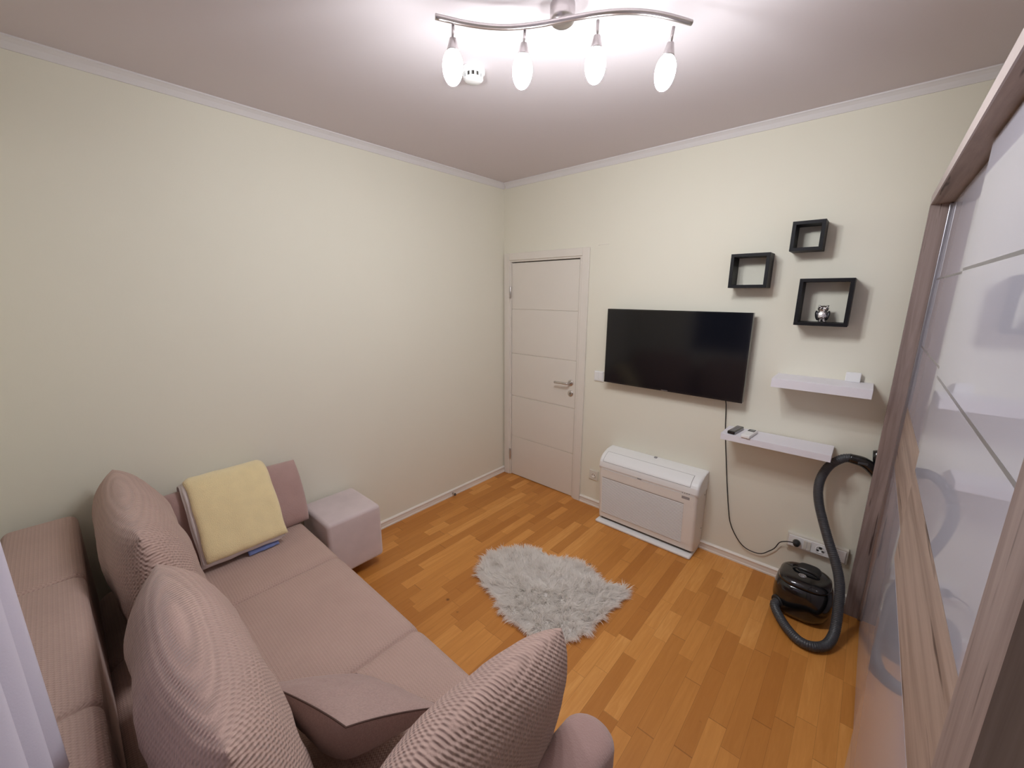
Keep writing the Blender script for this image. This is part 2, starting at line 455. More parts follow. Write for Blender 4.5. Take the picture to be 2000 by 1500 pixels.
def pillow(name, w_, h_, t_, m, center, ax, az, parent=None, n=40, round_=0.22, pinch=0.0, p=3.6, q=0.55, sag=0.0, wr=0.004, seed=0, skew=0.0):
    """stuffed cushion: two bulging faces meeting in a seam. ax = width direction, az = height direction"""
    X = Vector(ax).normalized(); Z = Vector(az); Z = (Z - X*Z.dot(X)).normalized(); Y = Z.cross(X)
    c = Vector(center); vs, uvs, fs = [], [], []
    def idx(s, i, j): return s*(n+1)*(n+1)+i*(n+1)+j
    for s in (1, -1):
        for i in range(n+1):
            for j in range(n+1):
                u = -math.cos(PI*i/n); v = -math.cos(PI*j/n)      # finer at the rims
                f = (max(0, 1-abs(u)**p)*max(0, 1-abs(v)**p))**q
                x = w_/2*u*math.sqrt(max(0, 1-round_*v*v))*(1-pinch*(1-v*v))
                z = h_/2*v*math.sqrt(max(0, 1-round_*u*u))*(1-pinch*(1-u*u))
                fat = 1 + sag*(-v)
                y = s*t_/2*f*fat*(1+skew*s)
                q3 = Vector((x*7+seed, z*7, s*3+seed))
                y += noise.noise(q3)*wr*f*3 + noise.noise(q3*3)*wr*f
                vs.append(c + X*x + Y*y + Z*z); uvs.append((x+0.3*y, z))
    for s in (0, 1):
        for i in range(n):
            for j in range(n):
                fs.append((idx(s, i, j), idx(s, i+1, j), idx(s, i+1, j+1), idx(s, i, j+1)))
    o = from_data(name, vs, fs, m, parent, True, uvs)
    bm = bmesh.new(); bm.from_mesh(o.data); bmesh.ops.remove_doubles(bm, verts=bm.verts, dist=1e-5)
    bmesh.ops.recalc_face_normals(bm, faces=bm.faces); bm.to_mesh(o.data); bm.free()
    rim = []
    for i in range(n+1): rim.append(vs[idx(0, i, 0)])
    for j in range(1, n+1): rim.append(vs[idx(0, n, j)])
    for i in range(n-1, -1, -1): rim.append(vs[idx(0, i, n)])
    for j in range(n-1, 0, -1): rim.append(vs[idx(0, 0, j)])
    return o, rim
def ring_tube(name, rim, r, m, parent):
    pts = [Vector(p) for p in rim]; n = len(pts); vs, fs = [], []
    seg = 6
    cen = sum(pts, Vector())/n
    for i in range(n):
        t = (pts[(i+1) % n]-pts[i-1]).normalized(); o = (pts[i]-cen); o = (o-t*o.dot(t)).normalized(); b = t.cross(o)
        for k in range(seg):
            a = 2*PI*k/seg; vs.append(pts[i]+o*math.cos(a)*r+b*math.sin(a)*r)
    for i in range(n):
        for k in range(seg):
            a = i*seg+k; b = i*seg+(k+1) % seg; j = ((i+1) % n)*seg
            fs.append((a, b, j+(k+1) % seg, j+k))
    return from_data(name, vs, fs, m, parent)

# ================================================================== THE SETTING
def struct(o): o['kind'] = 'structure'; return o
struct(box('floor', (-0.15, XR+0.15, YF-0.15, 0.15, -0.10, 0.0), M['floor']))
struct(box('ceiling', (-0.15, XR+0.15, YF-0.15, 0.15, H, H+0.10), M['ceil']))
struct(box('wall_left', (-0.12, 0.0, YF, 0.12, 0, H), M['wall']))
# back wall with the door opening left out
struct(boxes('wall_back', [(0, 0.03, 0.0, 0.12, 0, H), (0.862, XR, 0.0, 0.12, 0, H), (0.03, 0.862, 0.0, 0.12, 2.045, H)], M['wall']))
struct(box('wall_right', (XR, XR+0.12, YF, 0.12, 0, H), M['wall']))
struct(boxes('wall_front', [(0, 0.7, YF-0.12, YF, 0, H), (2.5, XR, YF-0.12, YF, 0, H), (0.7, 2.5, YF-0.12, YF, 0, 0.95), (0.7, 2.5, YF-0.12, YF, 2.25, H)], M['wall']))
wn = struct(boxes('window_1', [(0.7, 0.76, YF-0.09, YF-0.03, 0.95, 2.25), (2.44, 2.5, YF-0.09, YF-0.03, 0.95, 2.25), (1.57, 1.63, YF-0.09, YF-0.03, 0.95, 2.25),
                         (0.76, 1.57, YF-0.09, YF-0.03, 0.95, 1.01), (1.63, 2.44, YF-0.09, YF-0.03, 0.95, 1.01), (0.76, 1.57, YF-0.09, YF-0.03, 2.19, 2.25), (1.63, 2.44, YF-0.09, YF-0.03, 2.19, 2.25)], M['trim']))
boxes('pane', [(0.76, 1.57, YF-0.065, YF-0.055, 1.01, 2.19), (1.63, 2.44, YF-0.065, YF-0.055, 1.01, 2.19)], M['glass'], wn)

# coving under the ceiling: small concave profile
def cove(name, p0, p1, inward):
    prof = [(0.0, 0.0), (0.0, -0.042), (0.006, -0.042), (0.010, -0.034), (0.018, -0.020), (0.028, -0.010), (0.034, -0.006), (0.034, 0.0)]
    p0, p1, d = Vector(p0), Vector(p1), Vector(inward)
    vs = [p + d*a + Vector((0, 0, b)) for p in (p0, p1) for a, b in prof]; n = len(prof)
    fs = [(k, (k+1) % n, n+(k+1) % n, n+k) for k in range(n)] + [tuple(range(n)), tuple(range(n, 2*n))]
    return struct(from_data(name, vs, fs, M['trim'], None, False))
cove('trim_1', (0, YF, H), (0, 0, H), (1, 0, 0))
cove('trim_2', (0.03, 0, H), (XR, 0, H), (0, -1, 0))
# skirting boards: flat face with a rounded nosing on top
def skirting(name, p0, p1, inward):
    prof = [(0, 0), (0.015, 0), (0.015, 0.010), (0.012, 0.014), (0.011, 0.040), (0.015, 0.045), (0.015, 0.052), (0.009, 0.058), (0, 0.060)]
    p0, p1, d = Vector(p0), Vector(p1), Vector(inward)
    vs = [p + d*a + Vector((0, 0, b)) for p in (p0, p1) for a, b in prof]; n = len(prof)
    fs = [(k, (k+1) % n, n+(k+1) % n, n+k) for k in range(n)] + [tuple(range(n)), tuple(range(n, 2*n))]
    return struct(from_data(name, vs, fs, M['skirt'], None, False))
skirting('baseboard_left', (0, YF, 0), (0, -0.0, 0), (1, 0, 0))
skirting('baseboard_back', (0.888, 0, 0), (XR, 0, 0), (0, -1, 0))
# hairline of filler over the door corner
struct(tube('trim_3', [(0.95, -0.001, 2.087), (0.99, -0.001, 2.092), (1.04, -0.001, 2.090)], 0.0014, M['skirt'], None, 6))

# ---- door
d = struct(boxes('door_1', [(0.094, 0.794, 0.004, 0.044, z0, z1) for z0, z1 in [(0.006, 0.397), (0.403, 0.797), (0.803, 1.197), (1.203, 1.597), (1.603, 1.998)]]
                 + [(0.096, 0.792, 0.009, 0.040, 0.008, 1.996)], M['door'], bev=0.0012))
boxes('door_casing', [(0.016, 0.078, -0.018, 0.0, 0, 2.080), (0.824, 0.886, -0.018, 0.0, 0, 2.080), (0.078, 0.824, -0.018, 0.0, 2.020, 2.080)], M['door'], d, bev=0.004)
boxes('door_jamb', [(0.031, 0.091, -0.008, 0.115, 0, 2.044), (0.802, 0.861, -0.008, 0.115, 0, 2.044), (0.091, 0.802, -0.008, 0.115, 2.006, 2.044)], M['door'], d, bev=0.003)
box('gap_shade_sheet', (0.088, 0.802, 0.046, 0.052, 0.0, 2.01), M['gap'], d)  # dark sheet behind the leaf; its colour stands in for the gap's shade
for z in (1.748, 0.215): 
    h = lathe('hinge', [(0.0075, -0.052), (0.0085, -0.050), (0.0085, 0.050), (0.0075, 0.052)], M['steel'], d, 12, (0.088, -0.012, z))
lathe('handle_rose', [(0.025, 0), (0.026, 0.004), (0.023, 0.009), (0.010, 0.010)], M['steel'], d, 24, (0.748, 0.004, 1.015), (0, -1, 0))
tube('door_handle', spline([(0.748, -0.006, 1.015), (0.748, -0.040, 1.015), (0.738, -0.052, 1.015), (0.700, -0.054, 1.015), (0.622, -0.052, 1.013)], 6), 0.0095, M['steel'], d, 12)
kr = lathe('keyhole_rose', [(0.025, 0), (0.026, 0.004), (0.022, 0.008), (0.010, 0.0085)], M['steel'], d, 24, (0.750, 0.004, 0.925), (0, -1, 0))
box('keyhole', (0.747, 0.753, -0.0058, -0.0040, 0.915, 0.935), M['socket_dark'], d)

# ================================================================== CEILING LIGHT
cl = empty('ceiling_light', (1.645, -1.50, H), 'brushed nickel ceiling light with a wavy bar and four glowing egg shaped glass shades', 'ceiling light')
parts = []
parts.append(lathe('canopy', [(0.038, 0.0), (0.041, -0.004), (0.041, -0.040), (0.038, -0.052), (0.030, -0.058), (0.010, -0.060)], M['nickel'], None, 36, (1.645, -1.50, H)))
BZ = 2.583
def bar_pt(t):
    a = Vector((1.383, -1.815)); b = Vector((1.975, -1.255))
    dd = b-a; nrm = Vector((-dd.y, dd.x)).normalized()
    p = a + dd*t + nrm*(0.045*math.sin(2*PI*t))
    return Vector((p.x, p.y, BZ))
parts.append(tube('bar', [bar_pt(i/60) for i in range(61)], 0.0085, M['nickel'], None, 14))
shade_pix = []
SH = [((1.400, -1.757, BZ), (1.405, -1.770, 2.400)), ((1.556, -1.584, BZ), (1.559, -1.604, 2.400)),
      ((1.757, -1.463, BZ), (1.759, -1.474, 2.400)), ((1.925, -1.272, BZ), (1.903, -1.281, 2.400))]
for i, (a, b) in enumerate(SH):
    a, b = Vector(a), Vector(b); dn = (b-a).normalized()
    parts.append(tube('stem', [a, a+dn*0.050], 0.0050, M['nickel'], None, 10))
    parts.append(lathe('socket', [(0.006, 0), (0.011, 0.003), (0.0195, 0.037), (0.0205, 0.041)], M['nickel'], None, 20, a+dn*0.042, dn))
    # egg
    L = 0.106; s0 = a+dn*0.076; prof = []
    for k in range(1, 24):
        t = k/24*PI
        r = 0.0330*math.sin(t)**0.92*(1+0.06*math.cos(t))
        prof.append((r, L/2*(1-math.cos(t))))
    parts.append(lathe('glass_shade', prof, M['lamp'], None, 28, s0, dn))
adopt(cl, *parts)

# smoke detector
sd = empty('smoke_detector', (1.140, -1.425, H), 'round white smoke detector on the ceiling behind the leftmost glass shade', 'smoke detector')
p1 = lathe('base', [(0.048, 0), (0.050, -0.004), (0.050, -0.016), (0.046, -0.020)], M['whitep'], None, 32, (1.140, -1.425, H))
p2 = lathe('sensor_head', [(0.030, -0.034), (0.038, -0.036), (0.040, -0.042), (0.032, -0.047), (0.006, -0.048)], M['whitep'], None, 32, (1.140, -1.425, H))
p3 = lathe('vent_ring', [(0.034, -0.018), (0.034, -0.037)], M['socket_dark'], None, 32, (1.140, -1.425, H))
ribs = bmesh.new()
for k in range(12):
    a = 2*PI*k/12
    c = Vector((1.140+0.038*math.cos(a), -1.425+0.038*math.sin(a), H-0.028))
    add_box(ribs, c.x-0.003, c.x+0.003, c.y-0.003, c.y+0.003, c.z-0.011, c.z+0.011)
p4 = from_bm('ribs', ribs, M['whitep'])
adopt(sd, p1, p2, p3, p4)

# ================================================================== SOFA
SX0, SX1 = 0.10, 2.06
sofa = empty('sofa', (1.1, -2.4, 0), 'large mauve sofa in waffle textured fabric along the left side of the room', 'sofa')
ps = []
ps.append(slab('base', 'x', SX0+0.02, SX1+0.02, -2.93, -2.03, 0.06, 0.27, 0.03, M['sofa'], nstep=0.2))
ps.append(slab('seat', 'x', 0.13, SX1, -2.84, -1.972, 0.23, 0.425, 0.055, M['sofa'], seams=(0.668, 1.352), seam_d=0.014, crown=0.012))
ps.append(slab('backrest', 'x', 0.075, 2.16, -3.045, -2.832, 0.20, 0.800, 0.030, M['sofa'], seams=(0.651, 1.310), seam_d=0.012, crown=0.006))
ps.append(slab('armrest', 'y', -2.80, -1.935, 2.075, 2.215, 0.10, 0.755, 0.064, M['plush'], top_slope=-0.150))
for fx, fy in [(0.2, -2.1), (1.95, -2.1), (0.2, -2.88), (1.95, -2.88)]:
    ps.append(box('foot', (fx-0.025, fx+0.025, fy-0.025, fy+0.025, 0.0, 0.07), M['blackm']))
adopt(sofa, *ps)

# big loose cushions
CG = 'large waffle fabric cushions on the sofa'
cu, rim = pillow('sofa_cushion', 0.88, 0.585, 0.245, M['sofa_big'], (0.505, -2.662, 0.712), (1, 0.005, 0), (0, -0.13, 1), round_=0.22, sag=0.12, seed=1)
tag(cu, 'large mauve back cushion nearest the left wall, leaning on the sofa back', 'cushion', CG)
cu, rim = pillow('sofa_cushion', 0.84, 0.580, 0.255, M['sofa_big'], (1.455, -2.652, 0.706), (1, -0.01, 0.0), (0, -0.12, 1), round_=0.22, sag=0.12, seed=5)
tag(cu, 'large waffle textured back cushion in the middle, left of the small pillow', 'cushion', CG)
cu, rim = pillow('sofa_cushion', 0.62, 0.56, 0.20, M['sofa_big'], (2.020, -2.31, 0.690), (0.02, 1, 0), (0.24, 0.0, 1), round_=0.27, sag=0.10, seed=9)
tag(cu, 'large waffle textured cushion standing against the near armrest of the sofa', 'cushion', CG)
# end cushion against the left wall
cu, rim = pillow('end_cushion', 0.64, 0.375, 0.15, M['plush'], (0.145, -2.255, 0.595), (0, 1, 0), (-0.40, 0, 1), round_=0.06, p=5, q=0.5, seed=14)
tag(cu, 'plain mauve bolster cushion against the left wall under the yellow towel', 'cushion')
# small pillow
L_, N_, R_ = Vector((1.371, -2.511, 0.60)), Vector((1.774, -2.452, 0.74)), Vector((1.765, -2.208, 0.57))
cen = (L_+R_)/2
sp, rim = pillow('small_pillow', 0.44, 0.315, 0.16, M['weave'], cen, N_-L_, R_-N_, round_=-0.05, pinch=0.07, p=2.2, q=0.7, seed=20, wr=0.006, skew=0.55)
tag(sp, 'small taupe woven pillow with dark piping lying between the big cushions', 'pillow')
ring_tube('piping', rim, 0.0022, M['piping'], sp)

# ================================================================== OTTOMAN
ot = empty('ottoman', (0.20, -1.74, 0), 'square mauve grey velour ottoman in the corner between the sofa and the left wall', 'ottoman')
a = slab('upholstered_body', 'y', -1.915, -1.575, 0.020, 0.385, 0.075, 0.43, 0.022, M['pouf'], crown=0.006)
fe = [box('foot', (fx-0.02, fx+0.02, fy-0.02, fy+0.02, 0.0, 0.08), M['blackm']) for fx, fy in [(0.13, -1.69), (0.24, -1.69), (0.13, -1.80), (0.24, -1.80)]]
adopt(ot, a, *fe)

# ================================================================== TOWEL STACK draped over the end cushion
def draped(name, path, y0, y1, t, m, fan=0.0, waver=0.004, seed=0, ny=26):
    """folded cloth following an x-z path (top first), thickness t, soft edges"""
    pts = spline([Vector((x, 0, z)) for x, z in path], 8); n = len(pts)
    vs, fs = [], []
    def section(i, s):
        tg = (pts[min(n-1, i+1)]-pts[max(0, i-1)]).normalized(); nr = Vector((-tg.z, 0, tg.x))
        if nr.x < 0 and nr.z < 0: nr = -nr
        if nr.z < 0: nr = -nr
        f = i/(n-1)
        edge = min(1, min(i, n-1-i)/2.0)
        out = []
        for j in range(ny+1):
            g = j/ny; y = y0+(y1-y0)*g + fan*f*(0.5-g)*-2*0.5
            ey = min(1, min(j, ny-j)/2.0)
            tt = t*(0.35+0.65*math.sqrt(min(edge, 1)*min(ey, 1)))
            wv = noise.noise(Vector((f*3+seed, g*4, seed)))*waver
            out.append(pts[i] + Vector((0, y, 0)) + nr*((tt if s else 0.0)+wv) + Vector((0.006*noise.noise(Vector((g*5, seed, 1))), 0.006*noise.noise(Vector((f*5, seed, 2))), 0)))
        return out
    for s in (1, 0):
        for i in range(n): vs += section(i, s)
    W = ny+1; off = n*W
    for i in range(n-1):
        for j in range(ny):
            a = i*W+j; fs.append((a, a+1, a+W+1, a+W)); fs.append((off+a, off+a+W, off+a+W+1, off+a+1))
    for j in range(ny):
        fs.append((j, off+j, off+j+1, j+1)); k = (n-1)*W+j; fs.append((k, k+1, off+k+1, off+k))
    for i in range(n-1):
        a = i*W; fs.append((a, a+W, off+a+W, off+a)); a = i*W+ny; fs.append((a, off+a, off+a+W, a+W))
    return from_data(name, vs, fs, m, None, True)
base = [(0.045, 0.745), (0.075, 0.786), (0.13, 0.782), (0.205, 0.700), (0.290, 0.575), (0.365, 0.462)]
def shift(k, cut=0.0):
    out = [(x+k*0.75, z+k*0.55) for x, z in base]
    x, z = out[-1]; out[-1] = (x-cut*0.6, z+cut*0.8); return out
o = draped('folded_blue_cloth', [(0.245, 0.60), (0.31, 0.515), (0.375, 0.442)], -2.300, -2.160, 0.006, M['blue'], seed=3, waver=0.002)
tag(o, 'blue folded cloth peeking out under the towel stack', 'cloth')
o = draped('folded_sheet', shift(0.008, 0.0), -2.490, -2.140, 0.013, M['linen'], fan=0.0, seed=5)
tag(o, 'folded white sheet lying under the yellow towel', 'sheet')
o = draped('folded_blanket', shift(0.024, 0.004), -2.482, -2.130, 0.012, M['linen'], seed=8)
tag(o, 'thin folded off-white blanket, middle layer of the towel stack', 'blanket')
o = draped('folded_towel', shift(0.040, 0.012), -2.470, -2.118, 0.022, M['towel'], seed=11, waver=0.006)
tag(o, 'folded yellow terry towel draped over the end cushion', 'towel')

# ================================================================== FUR RUG
out_px = [(0.8576,-1.2558)]
F_ = []
def unproj(u, v, ax, val):
    dd = fw + r2*((u-1000)/F_PX) - u2*((v-750)/F_PX)
    t = (val-CAM[ax])/dd[ax]
    return CAM + dd*t
rug_px = [(928,1126),(938,1092),(960,1079),(992,1072),(1036,1072),(1056,1078),(1072,1090),(1110,1096),(1136,1102),(1160,1120),(1180,1140),(1208,1146),(1234,1156),(1228,1170),(1200,1194),(1176,1218),(1156,1238),(1128,1252),(1110,1261),(1080,1268),(1050,1256),(1024,1238),(1000,1222),(980,1204),(968,1180),(960,1162),(940,1148)]
poly = [unproj(u, v, 2, 0.0) for u, v in rug_px]
rc = sum(poly, Vector())/len(poly)
poly_in = [rc + (p-rc)*0.955 for p in poly]
def inside(x, y, P):
    c = False; j = len(P)-1
    for i in range(len(P)):
        if (P[i].y > y) != (P[j].y > y) and x < (P[j].x-P[i].x)*(y-P[i].y)/(P[j].y-P[i].y)+P[i].x: c = not c
        j = i
    return c
rug = empty('fur_rug', (rc.x, rc.y, 0), 'small white faux fur rug in the shape of a sheepskin on the parquet floor', 'rug')
bm = bmesh.new()
top = [bm.verts.new((p.x, p.y, 0.012)) for p in poly_in]; bot = [bm.verts.new((p.x, p.y, 0.0005)) for p in poly_in]
bm.faces.new(top); bm.faces.new(bot)
for i in range(len(top)): bm.faces.new((top[i-1], top[i], bot[i], bot[i-1]))
rb = from_bm('backing', bm, M['hide'])
xs = [p.x for p in poly_in]; ys = [p.y for p in poly_in]
vs, fs = [], []
rnd = random.Random(3)
def blade(bx, by, outv, edge):
    L = rnd.uniform(0.035, 0.062)
    nv = noise.noise_vector(Vector((bx*9, by*9, 0.3)))
    nv2 = noise.noise_vector(Vector((bx*30, by*30, 4.3)))
    dr = Vector((nv.x*0.9+nv2.x*1.5+outv.x*(0.55+edge)+rnd.uniform(-.35, .35), nv.y*0.9+nv2.y*1.5+outv.y*(0.55+edge)+rnd.uniform(-.35, .35), 0))
    up_ = 0.75*(1-0.5*edge)
    p = Vector((bx, by, 0.010)); side = Vector((-dr.y, dr.x, 0)); side = side.normalized() if side.length > 1e-4 else Vector((1, 0, 0))
    w0 = rnd.uniform(0.0012, 0.0024); v = (dr*0.55+Vector((0, 0, up_*1.4))).normalized(); st = 4; b0 = len(vs)
    for k in range(st+1):
        wv = w0*(1-k/st)**0.7
        if k < st: vs.append(p-side*wv); vs.append(p+side*wv)
        else: vs.append(p.copy())
        v = (v + dr*0.16 - Vector((0, 0, 0.26))).normalized()
        p = p + v*(L/st)
        if p.z < 0.003: p.z = 0.003+rnd.random()*0.003
    for k in range(st-1):
        a = b0+2*k; fs.append((a, a+1, a+3, a+2))
    a = b0+2*(st-1); fs.append((a, a+1, a+2))
cnt = 0
while cnt < 21000:
    x, y = rnd.uniform(min(xs), max(xs)), rnd.uniform(min(ys), max(ys))
    if not inside(x, y, poly_in): continue
    o_ = Vector((x-rc.x, y-rc.y, 0)); o_ = o_.normalized() if o_.length > 1e-4 else o_
    dmin = min((Vector((x, y, 0))-Vector((p.x, p.y, 0))).length for p in poly_in[::1])
    e = max(0, 1-dmin/0.09)
    blade(x, y, o_, e*0.6); cnt += 1
fur = from_data('fur_pile', vs, fs, M['fur'], None, True); fur['kind'] = 'stuff'
adopt(rug, rb, fur)

# ================================================================== AIR CONDITIONER (floor console)
AX0, AX1 = 1.158, 1.872
ac = empty('air_conditioner', (1.515, -0.10, 0), 'white floor standing air conditioner with a louvred front, against the back wall beside the door', 'air conditioner')
ap = []
def extr_x(name, prof, x0, x1, m, r=0.0, K=5):
    """profile in (y, z), extruded along x with rounded ends"""
    st = [(x0, r)] if r else []
    if r:
        st = []
        for k in range(K+1):
            t = k/K*PI/2; st.append((x0+r*(1-math.cos(t)), r*(1-math.sin(t))))
        for k in range(K, -1, -1):
            t = k/K*PI/2; st.append((x1-r*(1-math.cos(t)), r*(1-math.sin(t))))
    else: st = [(x0, 0), (x1, 0)]
    vs, fs = [], []; n = len(prof)
    for x, d in st:
        for (y, z) in prof:
            yy = y + d if y < -0.09 else y       # round the front only
            zz = z - d*0.35 if z > 0.45 else z
            vs.append((x, yy, zz))
    for i in range(len(st)-1):
        for k in range(n):
            a = i*n+k; b = i*n+(k+1) % n; fs.append((a, b, b+n, a+n))
    fs.append(tuple(range(n))); fs.append(tuple(range((len(st)-1)*n, len(st)*n)))
    return from_data(name, vs, fs, m, None, False)
ap.append(extr_x('body', [(-0.002, 0.035), (-0.150, 0.035), (-0.168, 0.045), (-0.176, 0.10), (-0.195, 0.455), (-0.002, 0.455)], AX0, AX1, M['acside'], 0.022))
prof = [(-0.002, 0.456), (-0.1955, 0.456), (-0.200, 0.470)]
for k in range(9):
    t = k/8*PI/2
    prof.append((-0.198+0.150*(1-math.cos(t)), 0.492+0.083*math.sin(t)))
prof.append((-0.002, 0.577))
ap.append(extr_x('top_housing', prof, AX0-0.004, AX1+0.004, M['whitep'], 0.020))
# outlet flap lying in the curved top
def lid_pt(f, lift):
    t = (0.10+0.62*f)*PI/2
    y, z = -0.198+0.150*(1-math.cos(t)), 0.492+0.083*math.sin(t)
    nrm = Vector((0, -math.cos(t)/0.150, math.sin(t)/0.083)); nrm = Vector((0, -0.083*math.cos(t)-0.02, 0.150*math.sin(t)+0.02)).normalized()
    return y+nrm.y*lift, z+nrm.z*lift
def strip(name, x0, x1, f0, f1, lift, m):
    pr = [lid_pt(f0+(f1-f0)*k/8, lift) for k in range(9)] + [lid_pt(f1-(f1-f0)*k/8, -0.004) for k in range(9)]
    n = len(pr); vs = [(x, y, z) for x in (x0, x1) for y, z in pr]
    fs = [(k, (k+1) % n, n+(k+1) % n, n+k) for k in range(n)]+[tuple(range(n)), tuple(range(n, 2*n))]
    return from_data(name, vs, fs, m, None, False)
ap.append(strip('flap_gap', AX0+0.030, AX1-0.050, 0.06, 0.97, 0.0008, M['grey']))
ap.append(strip('outlet_flap', AX0+0.033, AX1-0.053, 0.09, 0.94, 0.0022, M['whitep']))
# front details: y of the front at height z
def fy(z): return -0.176-(z-0.10)*(0.019/0.355)
bm = bmesh.new()
z = 0.092; x0, x1 = AX0+0.030, AX1-0.082
nb = 0
while z < 0.380:
    y = fy(z)
    vv = [(x, y-a, z+b) for x in (x0, x1) for a, b in ((-0.006, 0.0), (0.0035, 0.0005), (0.0025, 0.0045), (-0.006, 0.0075))]
    q = [bm.verts.new(p) for p in vv]
    for k in range(4): bm.faces.new((q[k], q[(k+1) % 4], q[4+(k+1) % 4], q[4+k]))
    bm.faces.new(q[:4]); bm.faces.new(q[4:])
    z += 0.0104
ap.append(from_bm('grille_louvres', bm, M['whitep']))
def front_quad(name, x0, x1, z0, z1, lift, m):
    vs = [(x0, fy(z0)-lift, z0), (x1, fy(z0)-lift, z0), (x1, fy(z1)-lift, z1), (x0, fy(z1)-lift, z1),
          (x0, fy(z0)+0.003, z0), (x1, fy(z0)+0.003, z0), (x1, fy(z1)+0.003, z1), (x0, fy(z1)+0.003, z1)]
    return from_data(name, vs, [(0, 1, 2, 3), (4, 5, 6, 7), (0, 1, 5, 4), (1, 2, 6, 5), (2, 3, 7, 6), (3, 0, 4, 7)], m, None, False)
ap.append(front_quad('grille_recess', x0, x1, 0.088, 0.386, 0.0004, M['recess']))
ap.append(front_quad('front_band', AX0+0.024, AX1-0.020, 0.389, 0.451, 0.0022, M['acside']))
ap.append(front_quad('seam_line', AX0+0.024, AX1-0.020, 0.4525, 0.4545, 0.0032, M['whitep']))
ap.append(front_quad('badge', 1.465, 1.495, 0.460, 0.466, 0.0062, M['grey']))
ap.append(front_quad('energy_label', 1.775, 1.825, 0.421, 0.440, 0.0030, M['grey']))
for k in range(4): ap.append(front_quad('indicator', 1.776+k*0.014, 1.781+k*0.014, 0.462, 0.467, 0.0062, M['grey']))
ap.append(box('foot_plate', (AX0-0.006, AX1-0.004, -0.205, -0.002, 0.0, 0.022), M['whitep'], bev=0.010, seg=3))
ap.append(box('plinth', (AX0+0.02, AX1-0.02, -0.150, -0.004, 0.02, 0.05), M['gap']))
ap.append(box('latch', (1.505, 1.525, -0.030, -0.010, 0.574, 0.583), M['grey'], bev=0.002))
for z in (0.415, 0.165): ap.append(lathe('screw', [(0.005, 0), (0.004, 0.002), (0.001, 0.0024)], M['grey'], None, 10, (AX1, -0.035, z), (1, 0, 0)))
adopt(ac, *ap)

# ================================================================== TELEVISION
tv = empty('television', (1.565, -0.05, 1.36), 'black flat screen television mounted on the back wall beside the door', 'television')
TX0, TX1, TZ0, TZ1, TY = 1.100, 2.030, 1.092, 1.632, -0.082
t1 = box('cabinet', (TX0, TX1, TY+0.0035, TY+0.040, TZ0, TZ1), M['blackp'], bev=0.003)
t2 = boxes('bezel', [(TX0, TX0+0.008, TY-0.001, TY+0.004, TZ0, TZ1), (TX1-0.008, TX1, TY-0.001, TY+0.004, TZ0, TZ1),
                     (TX0+0.008, TX1-0.008, TY-0.001, TY+0.004, TZ1-0.008, TZ1), (TX0+0.008, TX1-0.008, TY-0.001, TY+0.004, TZ0, TZ0+0.012)], M['blackp'])
t3 = box('screen', (TX0+0.008, TX1-0.008, TY, TY+0.004, TZ0+0.012, TZ1-0.008), M['screen'])
t4 = box('wall_bracket', (1.40, 1.72, TY+0.040, -0.001, 1.25, 1.48), M['blackm'])
t5 = box('badge', (1.535, 1.580, TY-0.0025, TY-0.0005, TZ0+0.003, TZ0+0.007), M['emblem'])
adopt(tv, t1, t2, t3, t4, t5)
# its cable: down the wall behind the lower shelf to the socket strip
cab = [(1.925, -0.045, 1.100), (1.930, -0.020, 1.060), (1.934, -0.010, 0.990), (1.940, -0.006, 0.900), (1.952, -0.006, 0.800), (1.969, -0.007, 0.680), (1.990, -0.007, 0.53), (2.020, -0.008, 0.345), (2.040, -0.010, 0.262), (2.075, -0.012, 0.195),
       (2.126, -0.018, 0.140), (2.180, -0.020, 0.122), (2.235, -0.020, 0.130), (2.275, -0.020, 0.168), (2.300, -0.020, 0.200), (2.320, -0.026, 0.250), (2.348, -0.050, 0.282), (2.380, -0.070, 0.302), (2.398, -0.074, 0.302)]
pc = empty('power_cable', (1.925, -0.02, 1.10), 'thin black power cable hanging from the television to the socket strip', 'cable')
c1 = tube('cord', spline(cab, 6), 0.0030, M['blackm'], None, 8)
c2 = lathe('plug', [(0.010, 0.030), (0.015, 0.026), (0.019, 0.006), (0.019, 0.0), (0.004, 0.0)], M['blackm'], None, 20, (2.404, -0.045, 0.297), (0, -1, 0))
adopt(pc, c1, c2)

# ================================================================== SOCKETS AND SWITCH
ls = empty('light_switch', (1.012, 0, 1.110), 'double white light switch on the wall between the door and the television', 'light switch')
a = box('plate', (0.972, 1.052, -0.009, 0.0, 1.070, 1.150), M['whitep'], bev=0.002)
b_ = box('rocker', (0.980, 1.0115, -0.013, -0.008, 1.078, 1.142), M['whitep'], bev=0.0015)
c_ = box('rocker', (1.0125, 1.044, -0.013, -0.008, 1.078, 1.142), M['whitep'], bev=0.0015)
adopt(ls, a, b_, c_)
so = empty('wall_socket', (1.008, 0, 0.275), 'single ivory power socket low on the wall between the door and the air conditioner', 'socket')
a = box('plate', (0.969, 1.049, -0.010, 0.0, 0.235, 0.315), M['socket'], bev=0.002)
b_ = lathe('well', [(0.019, 0), (0.021, 0.002), (0.019, 0.003), (0.017, 0.0005)], M['skirt'], None, 24, (1.009, -0.010, 0.275), (0, -1, 0))
c_ = boxes('pin_hole', [(1.009-0.012, 1.009-0.007, -0.0125, -0.0100, 0.272, 0.278), (1.009+0.007, 1.009+0.012, -0.0125, -0.0100, 0.272, 0.278)], M['socket_dark'])
adopt(so, a, b_, c_)
ss = empty('socket_strip', (2.49, 0, 0.295), 'long ivory multi socket panel on the wall above the vacuum cleaner', 'socket')
ss_parts = [box('backplate', (2.352, 2.640, -0.030, 0.0, 0.252, 0.340), M['socket'], bev=0.004)]
